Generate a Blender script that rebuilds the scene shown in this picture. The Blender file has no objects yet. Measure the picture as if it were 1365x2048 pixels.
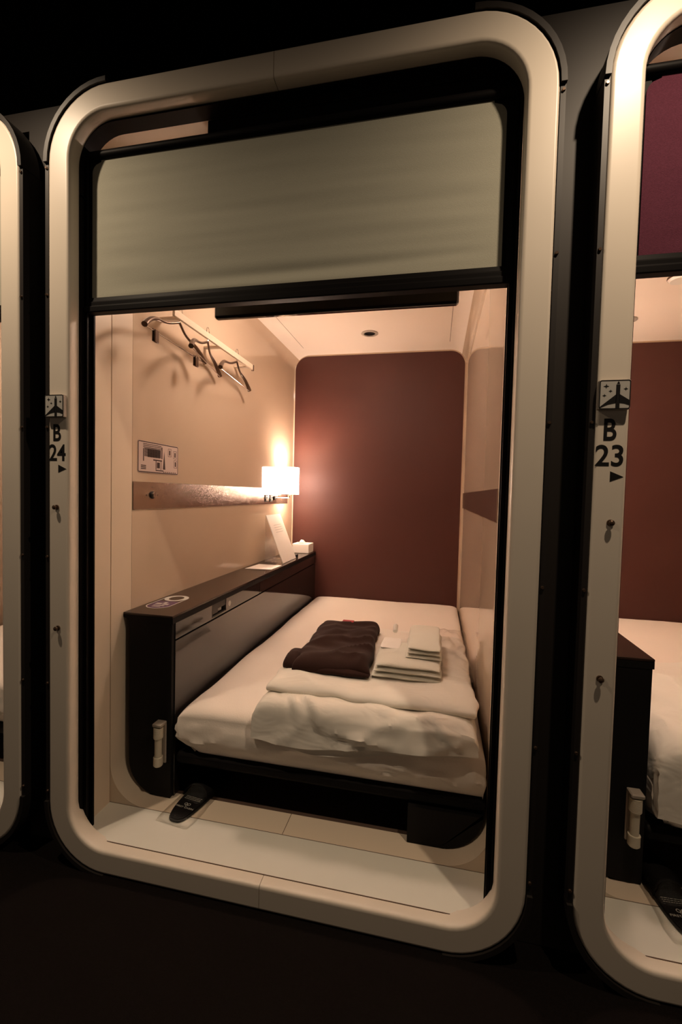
import bpy, math, random
from mathutils import Vector, Matrix, noise
S = bpy.context.scene
C = S.collection
# ---------------------------------------------------------------- camera
def make_camera():
    rx, ry, rz = -0.03946, -0.02458, 0.20798
    R = Matrix.Rotation(rz, 3, 'Z') @ Matrix.Rotation(rx, 3, 'X') @ Matrix.Rotation(ry, 3, 'Y')
    cd = bpy.data.cameras.new('camera'); cam = bpy.data.objects.new('camera', cd); C.objects.link(cam)
    M = Matrix((R.col[0], R.col[2], -R.col[1])).transposed().to_4x4()
    M.translation = (1.10979, -1.0965, 1.13468); cam.matrix_world = M
    cd.sensor_fit = 'HORIZONTAL'; cd.sensor_width = 36; cd.lens = 888.38 / 1365 * 36
    cd.clip_start = 0.01; S.camera = cam
make_camera()
S.view_settings.view_transform = 'Standard'; S.view_settings.look = 'None'
S.view_settings.exposure = 0.0; S.view_settings.gamma = 1; S.view_settings.use_curve_mapping = False
w = bpy.data.worlds.new('dark_hall'); S.world = w; w.use_nodes = True
w.node_tree.nodes['Background'].inputs[0].default_value = (1.0, .75, .55, 1)
w.node_tree.nodes['Background'].inputs[1].default_value = 0.075
# corridor downlights (the two spots over the pilasters) and the lamps of each cabin
CORR_COL = (1.0, .77, .54); CORR_W = 46
LAMP_COL = (1.0, .73, .57); CEIL_L = 76; BED_W = 15.0
def spot(name, loc, watt):
    l = bpy.data.lights.new(name, 'SPOT'); l.energy = watt; l.color = CORR_COL
    l.spot_size = math.radians(166); l.spot_blend = 1; l.shadow_soft_size = .018
    o = bpy.data.objects.new(name, l); o.location = loc; C.objects.link(o)
spot('corridor_downlight', (-.26, -.45, 2.46), CORR_W)
spot('corridor_downlight', (1.65, -.45, 2.46), CORR_W)

P = 1.4550; W = 1.3536; H = 2.25          # pitch and size of an entrance frame
XL, XR = .0607, 1.2929                    # cabin walls
YV, YS, YB = .186, .2875, 2.0916          # vestibule end, wall seam, back wall
ZF, ZC = .071, 2.152
# ---------------------------------------------------------------- materials
def mat(name, col, rough=.5, metal=0, spec=.5, bump=0, bscale=40, mottle=0, mscale=3, coat=0, emit=0, trans=0, alpha=1, wave=None, sheen=0, stretch=None, subs=0):
    m = bpy.data.materials.new(name); m.use_nodes = True; nt = m.node_tree; N = nt.nodes; L = nt.links
    b = N['Principled BSDF']
    b.inputs['Base Color'].default_value = (*col, 1); b.inputs['Roughness'].default_value = rough
    b.inputs['Metallic'].default_value = metal; b.inputs['Specular IOR Level'].default_value = spec
    if coat: b.inputs['Coat Weight'].default_value = coat; b.inputs['Coat Roughness'].default_value = .04
    if sheen: b.inputs['Sheen Weight'].default_value = sheen
    if subs:
        b.inputs['Subsurface Weight'].default_value = subs; b.inputs['Subsurface Radius'].default_value = (.02, .015, .01)
    if trans: b.inputs['Transmission Weight'].default_value = trans
    if alpha < 1: b.inputs['Alpha'].default_value = alpha
    if emit:
        b.inputs['Emission Color'].default_value = (*LAMP_COL, 1); b.inputs['Emission Strength'].default_value = emit
    tc = N.new('ShaderNodeTexCoord'); src = tc.outputs['Object']
    if stretch:
        mp = N.new('ShaderNodeMapping'); mp.inputs['Scale'].default_value = stretch; L.new(src, mp.inputs['Vector']); src = mp.outputs[0]
    if mottle or True:
        n = N.new('ShaderNodeTexNoise'); n.inputs['Scale'].default_value = mscale; n.inputs['Detail'].default_value = 4
        L.new(src, n.inputs['Vector'])
        mr = N.new('ShaderNodeMapRange'); a = mottle or .02
        mr.inputs['To Min'].default_value = 1 - a; mr.inputs['To Max'].default_value = 1 + a
        L.new(n.outputs[0], mr.inputs['Value'])
        mx = N.new('ShaderNodeVectorMath'); mx.operation = 'SCALE'; mx.inputs[0].default_value = col
        L.new(mr.outputs[0], mx.inputs['Scale']); L.new(mx.outputs[0], b.inputs['Base Color'])
    if bump:
        if wave:
            t = N.new('ShaderNodeTexWave'); t.inputs['Scale'].default_value = wave; t.inputs['Distortion'].default_value = 1.5
            t.bands_direction = 'Z'; t.inputs['Detail'].default_value = 2; out = t.outputs['Fac']
        else:
            t = N.new('ShaderNodeTexNoise'); t.inputs['Scale'].default_value = bscale; t.inputs['Detail'].default_value = 2 if 'duvet' in name else 5; t.inputs['Distortion'].default_value = 1.2 if 'duvet' in name else 0; out = t.outputs[0]
        L.new(src, t.inputs['Vector'])
        bp = N.new('ShaderNodeBump'); bp.inputs['Strength'].default_value = bump; bp.inputs['Distance'].default_value = .012 if 'duvet' in name else .002
        L.new(out, bp.inputs['Height']); L.new(bp.outputs[0], b.inputs['Normal'])
    return m
M = {}
M['frame'] = mat('cream_moulded_plastic', (.78, .69, .58), .38, mottle=.05, mscale=6, bump=.05, bscale=8)
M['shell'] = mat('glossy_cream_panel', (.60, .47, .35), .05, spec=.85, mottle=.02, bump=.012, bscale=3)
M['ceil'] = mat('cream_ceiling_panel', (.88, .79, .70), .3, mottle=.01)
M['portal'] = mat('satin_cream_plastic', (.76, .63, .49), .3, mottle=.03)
M['floorp'] = mat('off_white_floor_panel', (.76, .74, .66), .28, mottle=.03, mscale=9)
M['seam'] = mat('dark_panel_seam', (.10, .055, .03), .7)
M['brown'] = mat('maroon_wall_vinyl', (.064, .0165, .0115), .55, spec=.42, mottle=.05, mscale=2, bump=.15, bscale=400)
M['void'] = mat('dark_brown_board', (.085, .05, .035), .7)
M['black'] = mat('black_powder_coat', (.005, .004, .004), .5, spec=.08)
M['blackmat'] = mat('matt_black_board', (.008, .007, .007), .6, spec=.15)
M['gap'] = mat('dark_grey_laminate', (.026, .021, .018), .5, spec=.3, mottle=.08)
M['gloss'] = mat('glossy_black_lacquer', (.012, .009, .008), .06, spec=.6, coat=.3)
M['top'] = mat('satin_black_desktop', (.030, .018, .013), .2, spec=.6, bump=.05, bscale=60)
M['trim'] = mat('black_edge_trim', (.020, .016, .014), .45, spec=.4)
M['carpet'] = mat('dark_carpet', (.0085, .0062, .0055), .95, spec=.05, bump=.9, bscale=500, mottle=.35, mscale=160)
M['hall'] = mat('black_hall_ceiling', (.0015, .0013, .0012), .9, spec=.05)
M['shade'] = mat('grey_green_blind_fabric', (.43, .42, .34), .85, spec=.15, bump=.25, bscale=700, mottle=.06, mscale=260, sheen=.1)
M['purple'] = mat('plum_blind_fabric', (.100, .026, .045), .9, spec=.1, bump=.5, bscale=500, mottle=.3, mscale=300)
M['metal'] = mat('brushed_bronze_band', (.44, .34, .27), .16, metal=.92, bump=.25, bscale=60, stretch=(1, 1, 30), mottle=.10, mscale=30)
M['chrome'] = mat('chrome', (.75, .72, .68), .12, metal=1)
M['darkwire'] = mat('dark_bronze_metal', (.12, .075, .05), .3, metal=.7)
M['sheet'] = mat('white_cotton_sheet', (.78, .70, .62), .85, spec=.15, bump=.2, bscale=180, sheen=.15)
M['duvet'] = mat('white_duvet_cotton', (.78, .73, .65), .85, spec=.15, bump=.5, bscale=7, sheen=.15, stretch=(1, 1.8, 1.5))
M['towel'] = mat('white_terry_towel', (.74, .72, .63), .95, spec=.05, bump=.9, bscale=380, sheen=.3)
M['pajama'] = mat('dark_brown_cotton', (.027, .011, .008), .85, spec=.12, bump=.3, bscale=300, sheen=.05)
M['red'] = mat('red_woven_label', (.35, .01, .02), .7)
M['white'] = mat('white_plastic', (.78, .76, .70), .35)
M['ivory'] = mat('ivory_torch_plastic', (.62, .56, .44), .45)
M['ivoryd'] = mat('grey_beige_plastic', (.36, .31, .26), .5)
M['paper'] = mat('white_paper', (.82, .78, .72), .7)
M['noticep'] = mat('notice_paper', (.62, .50, .45), .4)
M['ink'] = mat('black_ink', (.008, .007, .007), .5, spec=.3)
M['inkbrown'] = mat('brown_print', (.045, .022, .018), .6)
M['inkwhite'] = mat('pale_print', (.55, .53, .48), .6)
M['violet'] = mat('violet_print', (.08, .03, .08), .5)
M['signface'] = mat('pale_sign_face', (.52, .50, .46), .4)
M['slipper'] = mat('black_slipper_fabric', (.006, .005, .005), .75, spec=.15, bump=.4, bscale=300)
M['rubber'] = mat('black_rubber', (.008, .007, .007), .6)
M['bulb'] = mat('lit_lamp_shade', (.9, .85, .75), .6, emit=45)
M['lens'] = mat('lit_ceiling_lens', (.9, .85, .75), .4, emit=CEIL_L)
def film(name, al):
    m = bpy.data.materials.new(name); m.use_nodes = True; nt = m.node_tree; N = nt.nodes; L = nt.links
    N.remove(N['Principled BSDF']); b = N.new('ShaderNodeBsdfGlossy'); b.inputs['Color'].default_value = (.95, .93, .9, 1); b.inputs['Roughness'].default_value = .15
    t = N.new('ShaderNodeBsdfTransparent'); t.inputs[0].default_value = (.97, .96, .95, 1); g = N.new('ShaderNodeMixShader')
    lw = N.new('ShaderNodeFresnel'); lw.inputs['IOR'].default_value = 1.33
    mu = N.new('ShaderNodeMath'); mu.operation = 'MULTIPLY'; mu.inputs[1].default_value = al; L.new(lw.outputs[0], mu.inputs[0]); L.new(mu.outputs[0], g.inputs[0])
    n = N.new('ShaderNodeTexNoise'); n.inputs['Scale'].default_value = 45; bp = N.new('ShaderNodeBump'); bp.inputs['Strength'].default_value = .5
    bp.inputs['Distance'].default_value = .004; L.new(n.outputs[0], bp.inputs['Height']); L.new(bp.outputs[0], b.inputs['Normal']); L.new(bp.outputs[0], lw.inputs['Normal'])
    L.new(t.outputs[0], g.inputs[1]); L.new(b.outputs[0], g.inputs[2]); L.new(g.outputs[0], N['Material Output'].inputs[0])
    return m
M['film'] = film('clear_plastic_film', .8)
M['acrylic'] = film('clear_acrylic', .6)
# ---------------------------------------------------------------- mesh helpers
class MB:
    def __init__(s): s.v = []; s.f = []; s.mi = []
    def add(s, vs, fs, mi=0):
        o = len(s.v); s.v += [tuple(p) for p in vs]; s.f += [tuple(i + o for i in f) for f in fs]; s.mi += [mi] * len(fs); return s
    def box(s, x0, x1, y0, y1, z0, z1, mi=0, bev=0):
        if bev:
            b = min(bev, (x1 - x0) / 2.01, (y1 - y0) / 2.01, (z1 - z0) / 2.01)
            vs = []; idx = {}
            for sx in (0, 1):
                for sy in (0, 1):
                    for sz in (0, 1):
                        X, Y, Z = (x0, x1)[sx], (y0, y1)[sy], (z0, z1)[sz]
                        dx, dy, dz = (b, -b)[sx], (b, -b)[sy], (b, -b)[sz]
                        idx[sx, sy, sz] = len(vs); vs += [(X, Y + dy, Z + dz), (X + dx, Y, Z + dz), (X + dx, Y + dy, Z)]
            fs = []
            I = lambda a, k: idx[a] + k
            for t in (0, 1):
                fs.append([I((t, 0, 0), 0), I((t, 1, 0), 0), I((t, 1, 1), 0), I((t, 0, 1), 0)])
                fs.append([I((0, t, 0), 1), I((1, t, 0), 1), I((1, t, 1), 1), I((0, t, 1), 1)])
                fs.append([I((0, 0, t), 2), I((1, 0, t), 2), I((1, 1, t), 2), I((0, 1, t), 2)])
            for a in (0, 1):
                for c in (0, 1):
                    fs.append([I((a, c, 0), 0), I((a, c, 1), 0), I((a, c, 1), 1), I((a, c, 0), 1)])
                    fs.append([I((a, 0, c), 0), I((a, 1, c), 0), I((a, 1, c), 2), I((a, 0, c), 2)])
                    fs.append([I((0, a, c), 1), I((1, a, c), 1), I((1, a, c), 2), I((0, a, c), 2)])
            for k in idx.values(): fs.append([k, k + 1, k + 2])
            return s.add(vs, fs, mi)
        vs = [(x, y, z) for x in (x0, x1) for y in (y0, y1) for z in (z0, z1)]
        return s.add(vs, [(0, 1, 3, 2), (4, 6, 7, 5), (0, 4, 5, 1), (2, 3, 7, 6), (0, 2, 6, 4), (1, 5, 7, 3)], mi)
    def cyl(s, a, b, r0, r1=None, n=20, mi=0, caps=True):
        a = Vector(a); b = Vector(b); r1 = r0 if r1 is None else r1
        d = (b - a).normalized(); u = d.orthogonal().normalized(); v = d.cross(u)
        vs = []
        for p, r in ((a, r0), (b, r1)):
            vs += [p + (u * math.cos(2 * math.pi * i / n) + v * math.sin(2 * math.pi * i / n)) * r for i in range(n)]
        fs = [(i, (i + 1) % n, n + (i + 1) % n, n + i) for i in range(n)]
        if caps: fs += [tuple(range(n))[::-1], tuple(range(n, 2 * n))]
        return s.add(vs, fs, mi)
    def tube(s, pts, r, n=8, mi=0, flat=None):
        pts = [Vector(p) for p in pts]; vs = []; rr = r if isinstance(r, (list, tuple)) else [r] * len(pts)
        prev = None
        for i, p in enumerate(pts):
            d = (pts[min(i + 1, len(pts) - 1)] - pts[max(i - 1, 0)]).normalized()
            u = d.orthogonal().normalized() if prev is None else (prev - d * prev.dot(d)).normalized()
            if flat is not None: f = Vector(flat); u = (f - d * f.dot(d)).normalized()
            prev = u; v = d.cross(u)
            ru, rv = (rr[i], rr[i]) if not isinstance(rr[i], tuple) else rr[i]
            vs += [p + u * math.cos(2 * math.pi * k / n) * ru + v * math.sin(2 * math.pi * k / n) * rv for k in range(n)]
        fs = []
        for i in range(len(pts) - 1):
            fs += [(i * n + k, i * n + (k + 1) % n, (i + 1) * n + (k + 1) % n, (i + 1) * n + k) for k in range(n)]
        fs += [tuple(range(n))[::-1], tuple(range((len(pts) - 1) * n, len(pts) * n))]
        return s.add(vs, fs, mi)
    def prism(s, poly, f0, f1, mi=0):
        n = len(poly); vs = [f0(*p) for p in poly] + [f1(*p) for p in poly]
        fs = [tuple(range(n)), tuple(range(n, 2 * n))[::-1]] + [(i, n + i, n + (i + 1) % n, (i + 1) % n) for i in range(n)]
        return s.add(vs, fs, mi)
    def lathe(s, prof, c, n=32, mi=0):      # prof (r, z) about a vertical axis at c
        vs = [(c[0] + r * math.cos(2 * math.pi * k / n), c[1] + r * math.sin(2 * math.pi * k / n), c[2] + z) for r, z in prof for k in range(n)]
        fs = [(i * n + k, i * n + (k + 1) % n, (i + 1) * n + (k + 1) % n, (i + 1) * n + k) for i in range(len(prof) - 1) for k in range(n)]
        return s.add(vs, fs, mi)
    def obj(s, name, mats, parent=None, smooth=False, loc=None, bevel=0):
        me = bpy.data.meshes.new(name); me.from_pydata(s.v, [], s.f)
        import bmesh
        bm = bmesh.new(); bm.from_mesh(me)
        bmesh.ops.recalc_face_normals(bm, faces=bm.faces); bm.to_mesh(me); bm.free()
        for m in (mats if isinstance(mats, (list, tuple)) else [mats]): me.materials.append(M[m])
        for p, i in zip(me.polygons, s.mi): p.material_index = i
        if smooth:
            for p in me.polygons: p.use_smooth = True
            try: me.set_sharp_from_angle(angle=math.radians(38))
            except Exception: pass
        o = bpy.data.objects.new(name, me); C.objects.link(o)
        if parent is not None: o.parent = parent; o.matrix_parent_inverse = parent.matrix_world.inverted() if False else Matrix.Translation(-Vector(parent.location)) if not any(parent.rotation_euler) else Matrix()
        if loc: o.location = loc
        if bevel:
            b = o.modifiers.new('bevel', 'BEVEL'); b.width = bevel; b.segments = 2; b.limit_method = 'ANGLE'; b.angle_limit = .6
        return o
def thing(name, label, cat, loc, group=None, rz=0):
    o = bpy.data.objects.new(name, None); C.objects.link(o); o.location = loc; o.rotation_euler = (0, 0, rz)
    o.empty_display_size = .05; o['label'] = label; o['category'] = cat
    if group: o['group'] = group
    return o
def tag(o, label, cat, group=None):
    o['label'] = label; o['category'] = cat
    if group: o['group'] = group
    return o
def struct(o): o['kind'] = 'structure'; return o
# outline of a rounded rectangle as (point, outward normal), from top centre leftwards round to the bottom centre and back
def outline(x0, x1, z0, z1, r, seg=10):
    tr, tl, bl, br = r; out = []
    def arc(cx, cz, rr, a0, a1, k=seg):
        for i in range(k + 1):
            a = a0 + (a1 - a0) * i / k; n = (math.cos(a), math.sin(a)); out.append(((cx + rr * n[0], cz + rr * n[1]), n))
    h = math.pi / 2; xm = (x0 + x1) / 2
    out.append(((xm, z1), (0, 1)))
    arc(x0 + tl, z1 - tl, tl, h, 2 * h); arc(x0 + bl, z0 + bl, bl, 2 * h, 3 * h)
    out.append(((xm, z0), (0, -1)))
    arc(x1 - br, z0 + br, br, 3 * h, 4 * h); arc(x1 - tr, z1 - tr, tr, 4 * h, 5 * h)
    return out
def sweep(mb, path, prof, closed=False, caps=True, mi=0, shift=(0, 0)):     # prof: closed list of (inset, y)
    n = len(prof); m = len(path); vs = []
    for (p, nn) in path:
        for d, y in prof: vs.append((p[0] - nn[0] * d + shift[0], y, p[1] - nn[1] * d + shift[1]))
    fs = []
    for i in range(m if closed else m - 1):
        j = (i + 1) % m
        fs += [(i * n + k, i * n + (k + 1) % n, j * n + (k + 1) % n, j * n + k) for k in range(n)]
    if not closed and caps: fs += [tuple(range(n)), tuple(range((m - 1) * n, m * n))[::-1]]
    return mb.add(vs, fs, mi)
def text_mesh(body, x0, x1, z0, z1, depth=.0004, bold=.0):
    cu = bpy.data.curves.new('t', 'FONT'); cu.body = body; cu.extrude = depth; cu.offset = bold; cu.align_x = 'CENTER'
    o = bpy.data.objects.new('t', cu); C.objects.link(o); dg = bpy.context.evaluated_depsgraph_get(); dg.update()
    me = bpy.data.meshes.new_from_object(o.evaluated_get(dg)); bpy.data.objects.remove(o); bpy.data.curves.remove(cu)
    vs = [v.co.copy() for v in me.vertices]; fs = [tuple(p.vertices) for p in me.polygons]; bpy.data.meshes.remove(me)
    ax0 = min(v.x for v in vs); ax1 = max(v.x for v in vs); az0 = min(v.y for v in vs); az1 = max(v.y for v in vs)
    return [((v.x - ax0) / (ax1 - ax0) * (x1 - x0) + x0, (v.y - az0) / (az1 - az0) * (z1 - z0) + z0, v.z) for v in vs], fs
def nz(x, y, z, s): return noise.noise(Vector((x * s, y * s, z * s)))
# a soft folded slab of cloth: closed mesh over a quad (fl, fr, br, bl), thickness h above z0
def soft(q, z0, h, nx=60, ny=60, wr=.006, seed=0, pw=10, edge=.004, ang=0.0, fscale=6, fold=0, drop=None, bul=.006):
    mb = MB(); vs = []; idx = {}
    fm = lambda t: .5 - .5 * math.cos(math.pi * t)
    ca, sa = math.cos(ang), math.sin(ang)
    def pos(u, v, top):
        a, b = 2 * u - 1, 2 * v - 1
        x = (q[0][0] * (1 - u) + q[1][0] * u) * (1 - v) + (q[3][0] * (1 - u) + q[2][0] * u) * v
        y = (q[0][1] * (1 - u) + q[1][1] * u) * (1 - v) + (q[3][1] * (1 - u) + q[2][1] * u) * v
        e = max(abs(a), abs(b)) ** 6
        x += edge * e * nz(x, y, seed, 14); y += edge * e * nz(x + 5, y, seed, 14)
        k = math.sqrt(max(0, (1 - abs(a) ** pw) * (1 - abs(b) ** pw)))
        X, Y = (x * ca + y * sa), (-x * sa + y * ca)
        if top: bo = bul * 4 * k * (1 - k); x += bo * a; y += bo * b
        r = (1 - abs(nz(X * .45, Y, seed, fscale))) ** 3 - .4 + .5 * nz(X * .5, Y * 1.0, seed + 9, fscale * 2.3)
        z = z0 + (h * k if top else 0) + (wr * r * k if top else 0)
        if fold and top: z += fold * k * math.sin(7 * Y + 3 * X)
        if drop: z += drop(x, y)
        return (x, y, z)
    for t in (1, 0):
        for j in range(ny + 1):
            for i in range(nx + 1): idx[t, i, j] = len(vs); vs.append(pos(fm(i / nx), fm(j / ny), t))
    fs = []
    for t in (1, 0):
        for j in range(ny):
            for i in range(nx): fs.append((idx[t, i, j], idx[t, i + 1, j], idx[t, i + 1, j + 1], idx[t, i, j + 1]))
    for i in range(nx):
        for j in (0, ny): fs.append((idx[1, i, j], idx[0, i, j], idx[0, i + 1, j], idx[1, i + 1, j]))
    for j in range(ny):
        for i in (0, nx): fs.append((idx[1, i, j], idx[0, i, j], idx[0, i, j + 1], idx[1, i, j + 1]))
    return mb.add(vs, fs)
# ---------------------------------------------------------------- the hall
o = MB().box(-4, 5.5, -5, 2.6, -.05, -.002).obj('floor', 'carpet'); struct(o)
o = MB().box(-4, 5.5, -5, 2.6, 2.62, 2.68).obj('ceiling', 'hall'); struct(o)
mb = MB().box(-3.0, 4.3, .075, .085, 0, 2.285); 
# facade board: only between the cabins
mb = MB()
for i in range(-1, 3):
    mb.box(i * P - (P - W) - .045, i * P + .045, .078, .088, 0, 2.285)
for i in range(-1, 2): mb.box(i * P + .045, i * P + W - .045, .078, .088, 2.225, 2.285)
struct(mb.obj('wall_front', 'gap'))

# ---------------------------------------------------------------- one cabin
def build_frame(ox, number, where):
    f = thing('cabin_entrance_frame', f'cream rounded rectangular entrance frame {where}', 'entrance frame', (ox + W / 2, 0, 0), 'cabin entrance frames along the hall')
    pth = outline(ox, ox + W, 0, H, (.19,) * 4, 12)
    prof = [(0, .05), (0, .010), (.0012, .005), (.0035, .0015), (.007, 0), (.0085, 0), (.0590, 0), (.0605, 0), (.0650, .0012), (.0680, .0040), (.0694, .008), (.07, .013), (.07, .036), (.066, .05)]
    half = len(pth) // 2
    A = pth[:half + 1]; B = pth[half:] + [pth[0]]
    g = .0008
    def cut(path, sgn):
        r = []
        for k, (p, n) in enumerate(path):
            if k in (0, len(path) - 1): p = (p[0] + sgn * g, p[1])
            r.append((p, n))
        return r
    sweep(MB(), cut(A, -1), prof).obj('frame_half', 'frame', f, True)
    sweep(MB(), cut(B, 1), prof).obj('frame_half', 'frame', f, True)
    # black edge trim along both sides, corner guards, screws
    gp = [(-.0005, -.004), (-.013, -.004), (-.013, .060), (-.0005, .060)]
    sp = [(-.0005, .003), (-.012, .003), (-.012, .078), (-.0005, .078)]
    corners = {'tl': pth[1:14], 'bl': pth[14:27], 'br': pth[28:41], 'tr': pth[41:54]}
    for k, arc in corners.items():
        sweep(MB(), arc, gp).obj('corner_guard', 'trim', f, True)
    for a, b in ((13, 14), (40, 41)):
        s = sweep(MB(), [pth[a], pth[b]], sp).obj('side_trim', 'trim', f)
        n = pth[a][1]; x = pth[a][0][0] + n[0] * .0065
        for z in (2.045, 1.69, 1.31, .93, .55, .22):
            MB().cyl((x, .003, z), (x, -.001, z), .0042, .0032, 12).obj('screw', 'darkwire', s, True)
    # number lettering and arrow
    if number:
        for body, x0, x1, z0, z1, b in (('B', .018, .044, 1.269, 1.318, .020), (number, .003, .060, 1.212, 1.260, .016)):
            vs, fs = text_mesh(body, ox + x0, ox + x1, z0, z1, bold=b)
            MB().add([(x, -.0004 - d * .3, z) for x, z, d in vs], fs).obj('printed_letters', 'ink', f)
        MB().prism([(ox + .035, 1.178), (ox + .035, 1.201), (ox + .062, 1.189)], lambda a, b: (a, -.0006, b), lambda a, b: (a, .001, b)).obj('printed_arrow', 'ink', f)
    return f
def build_sign(ox, where):
    t = thing('airplane_sign', f'small square sign box with a black airplane and stars {where}', 'sign', (ox + .0325, 0, 1.335), 'airplane signs on the frames')
    x0, x1, z0, z1 = ox + .001, ox + .064, 1.336, 1.400
    MB().box(x0, x1, -.0125, -.0003, z0, z1, bev=.0012).obj('sign_box', 'ivoryd', t)
    q = outline(x0 + .0003, x1 - .0003, z0 + .0003, z1 - .0003, (.005,) * 4, 5); mb = MB()
    sweep(mb, q, [(0, -.0125), (0, -.0132), (.0022, -.0132), (.0022, -.0125)], closed=True); mb.obj('border', 'ink', t)
    q = [p for p, n in outline(x0 + .002, x1 - .002, z0 + .002, z1 - .002, (.004,) * 4, 5)]
    MB().prism(q, lambda a, b: (a, -.0129, b), lambda a, b: (a, -.0120, b)).obj('sign_face', 'signface', t)
    s = .063; cx = x0 + .60 * s
    U = lambda a, b: (x0 + a * s, z0 + b * s)
    ic = MB()
    def poly(pts, m=ic): m.prism([U(*p) for p in pts], lambda a, b: (a, -.0135, b), lambda a, b: (a, -.0126, b))
    poly([(.535, .02), (.535, .85), (.660, .85), (.660, .02)])
    poly([(.555, .88), (.575, .93), (.60, .96), (.625, .93), (.645, .88)])
    poly([(.55, .52), (.03, .08), (.03, .05), (.30, .17), (.55, .22)])
    poly([(.65, .52), (.65, .22), (.80, .20), (.965, .14), (.965, .31)])
    ic.obj('airplane_emblem', 'ink', t)
    for a, b, r in ((.22, .80, .085), (.36, .63, .055), (.17, .48, .06), (.84, .70, .065)):
        st = MB(); poly([(a + (r if k % 2 == 0 else r * .33) * math.cos(k * math.pi / 4), b + (r if k % 2 == 0 else r * .33) * math.sin(k * math.pi / 4)) for k in range(8)], st)
        st.obj('star_emblem', 'ink', t)
def build_peg(x, z, label):
    t = thing('wall_peg', label, 'peg', (x, 0, z), 'chrome pegs on the frame posts')
    MB().cyl((x, 0, z), (x, -.003, z), .0075, .007, 20).obj('rosette', 'darkwire', t, True)
    m = MB(); m.cyl((x, -.003, z), (x, -.006, z), .0035, .0035, 16)
    for k in range(6):
        a0, a1 = math.pi * k / 6, math.pi * (k + 1) / 6
        m.cyl((x, -.0095 + .0046 * math.cos(a0), z), (x, -.0095 + .0046 * math.cos(a1), z), max(.0001, .0068 * math.sin(a0)), max(.0001, .0068 * math.sin(a1)), 18, caps=False)
    m.obj('knob', 'darkwire', t, True)
def build_blind(ox, fabric, label):
    t = thing('roller_blind', label, 'blind', (ox + W / 2, .06, 1.65), 'roller blinds in the entrance frames')
    a, b = ox + .0705, ox + W - .0705
    for x0, x1 in ((a, a + .016), (b - .016, b)):                     # side guide rails
        m = MB(); m.box(x0, x1, .0505, .056, ZF + .001, 2.10); m.box(x0, x1, .077, .083, ZF + .001, 2.10)
        m.box(x0 if x0 == a else x1 - .004, x0 + .004 if x0 == a else x1, .0505, .083, ZF + .001, 2.10)
        m.obj('guide_rail', 'black', t)
    pth = outline(a, b, 1.9, H - .0705, (.110, .110, .001, .001), 10)
    up = [(p, n) for p, n in pth if p[1] > 1.99]
    i0 = next(i for i, (p, n) in enumerate(pth) if n[0] > .99 and p[1] > 1.99)
    path = pth[i0:] + pth[:12]
    path = [((path[0][0][0], 1.98), path[0][1])] + path + [((path[-1][0][0], 1.98), path[-1][1])]
    sweep(MB(), path, [(0, .037), (0, .083), (.005, .083), (.005, .037)]).obj('head_frame', 'black', t, True)
    for x0, x1 in ((a, a + .005), (b - .005, b)): MB().box(x0, x1, .037, .0505, ZF + .001, 1.985).obj('guide_facing', 'black', t)
    # top rod, bottom bar
    m = MB(); m.cyl((a + .005, .062, 2.106), (b - .005, .062, 2.106), .0125, n=24); m.obj('top_rod', 'black', t, True)
    m = MB(); pr = [(.047, 1.654), (.047, 1.668), (.0500, 1.671), (.0500, 1.682), (.053, 1.685), (.056, 1.697), (.070, 1.697), (.075, 1.690), (.075, 1.652), (.050, 1.652)]
    m.prism(pr, lambda y, z: (a + .005, y, z), lambda y, z: (b - .005, y, z)); m.obj('bottom_bar', 'black', t, bevel=.0008)
    MB().box(ox + .445, b - .006, .092, .185, 2.085, 2.183, bev=.002).obj('added_dark_box', 'blackmat', t)  # added black box, no blind part: keeps the vestibule ceiling above the rod dark
    MB().box(a + .0055, b - .0055, .0680, .0700, 2.055, 2.103).obj('top_tape', 'blackmat', t)
    # fabric with gentle sag folds
    fx0, fx1, fz0, fz1 = ox + .0935, ox + 1.2495, 1.690, 2.100
    nx, nzz = 110, 70; mb = MB(); vs = []; fs = []
    r = .030
    def dx(z):                                                        # rounded top corners
        d = z - (fz1 - .012 - r)
        return r - math.sqrt(max(0, r * r - min(r, max(0, d)) ** 2))
    for side in (0, 1):
        for j in range(nzz + 1):
            z = fz0 + (fz1 - fz0) * j / nzz; k = dx(z)
            for i in range(nx + 1):
                x = fx0 + k + (fx1 - fx0 - 2 * k) * i / nx; u = (x - fx0) / (fx1 - fx0); v = j / nzz
                y = .062 + .0045 * math.exp(-((v - .10 - .10 * (u - .45) ** 2) / .035) ** 2) * math.exp(-((u - .55) / .33) ** 2)
                y += .0008 * math.sin(22 * v + 5 * u + 2.5 * nz(u, v * 2, ox, 2)) * math.exp(-((v - .42) / .25) ** 2)
                y += .0009 * nz(u * 1.5, v * 8, ox + 3, 2)
                y -= .0018 * math.exp(-((v - .03) / .02) ** 2) * math.sin(math.pi * u)
                y = .062 + (y - .062) * min(1, 12 * u, 12 * (1 - u))
                vs.append((x, y + side * .0008, z))
    n1 = (nx + 1) * (nzz + 1)
    for side in (0, 1):
        for j in range(nzz):
            for i in range(nx):
                q = side * n1 + j * (nx + 1) + i; fs.append((q, q + 1, q + nx + 2, q + nx + 1))
    for j in range(nzz):
        for i in (0, nx): q = j * (nx + 1) + i; fs.append((q, q + nx + 1, q + nx + 1 + n1, q + n1))
    mb.add(vs, fs).obj('blind_fabric', fabric, t, True)
    for x0, x1 in ((a + .005, ox + .105), (ox + 1.2385, b - .005)): MB().box(x0, x1, .0655, .0675, 1.690, 2.10).obj('side_tape', 'blackmat', t)
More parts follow.
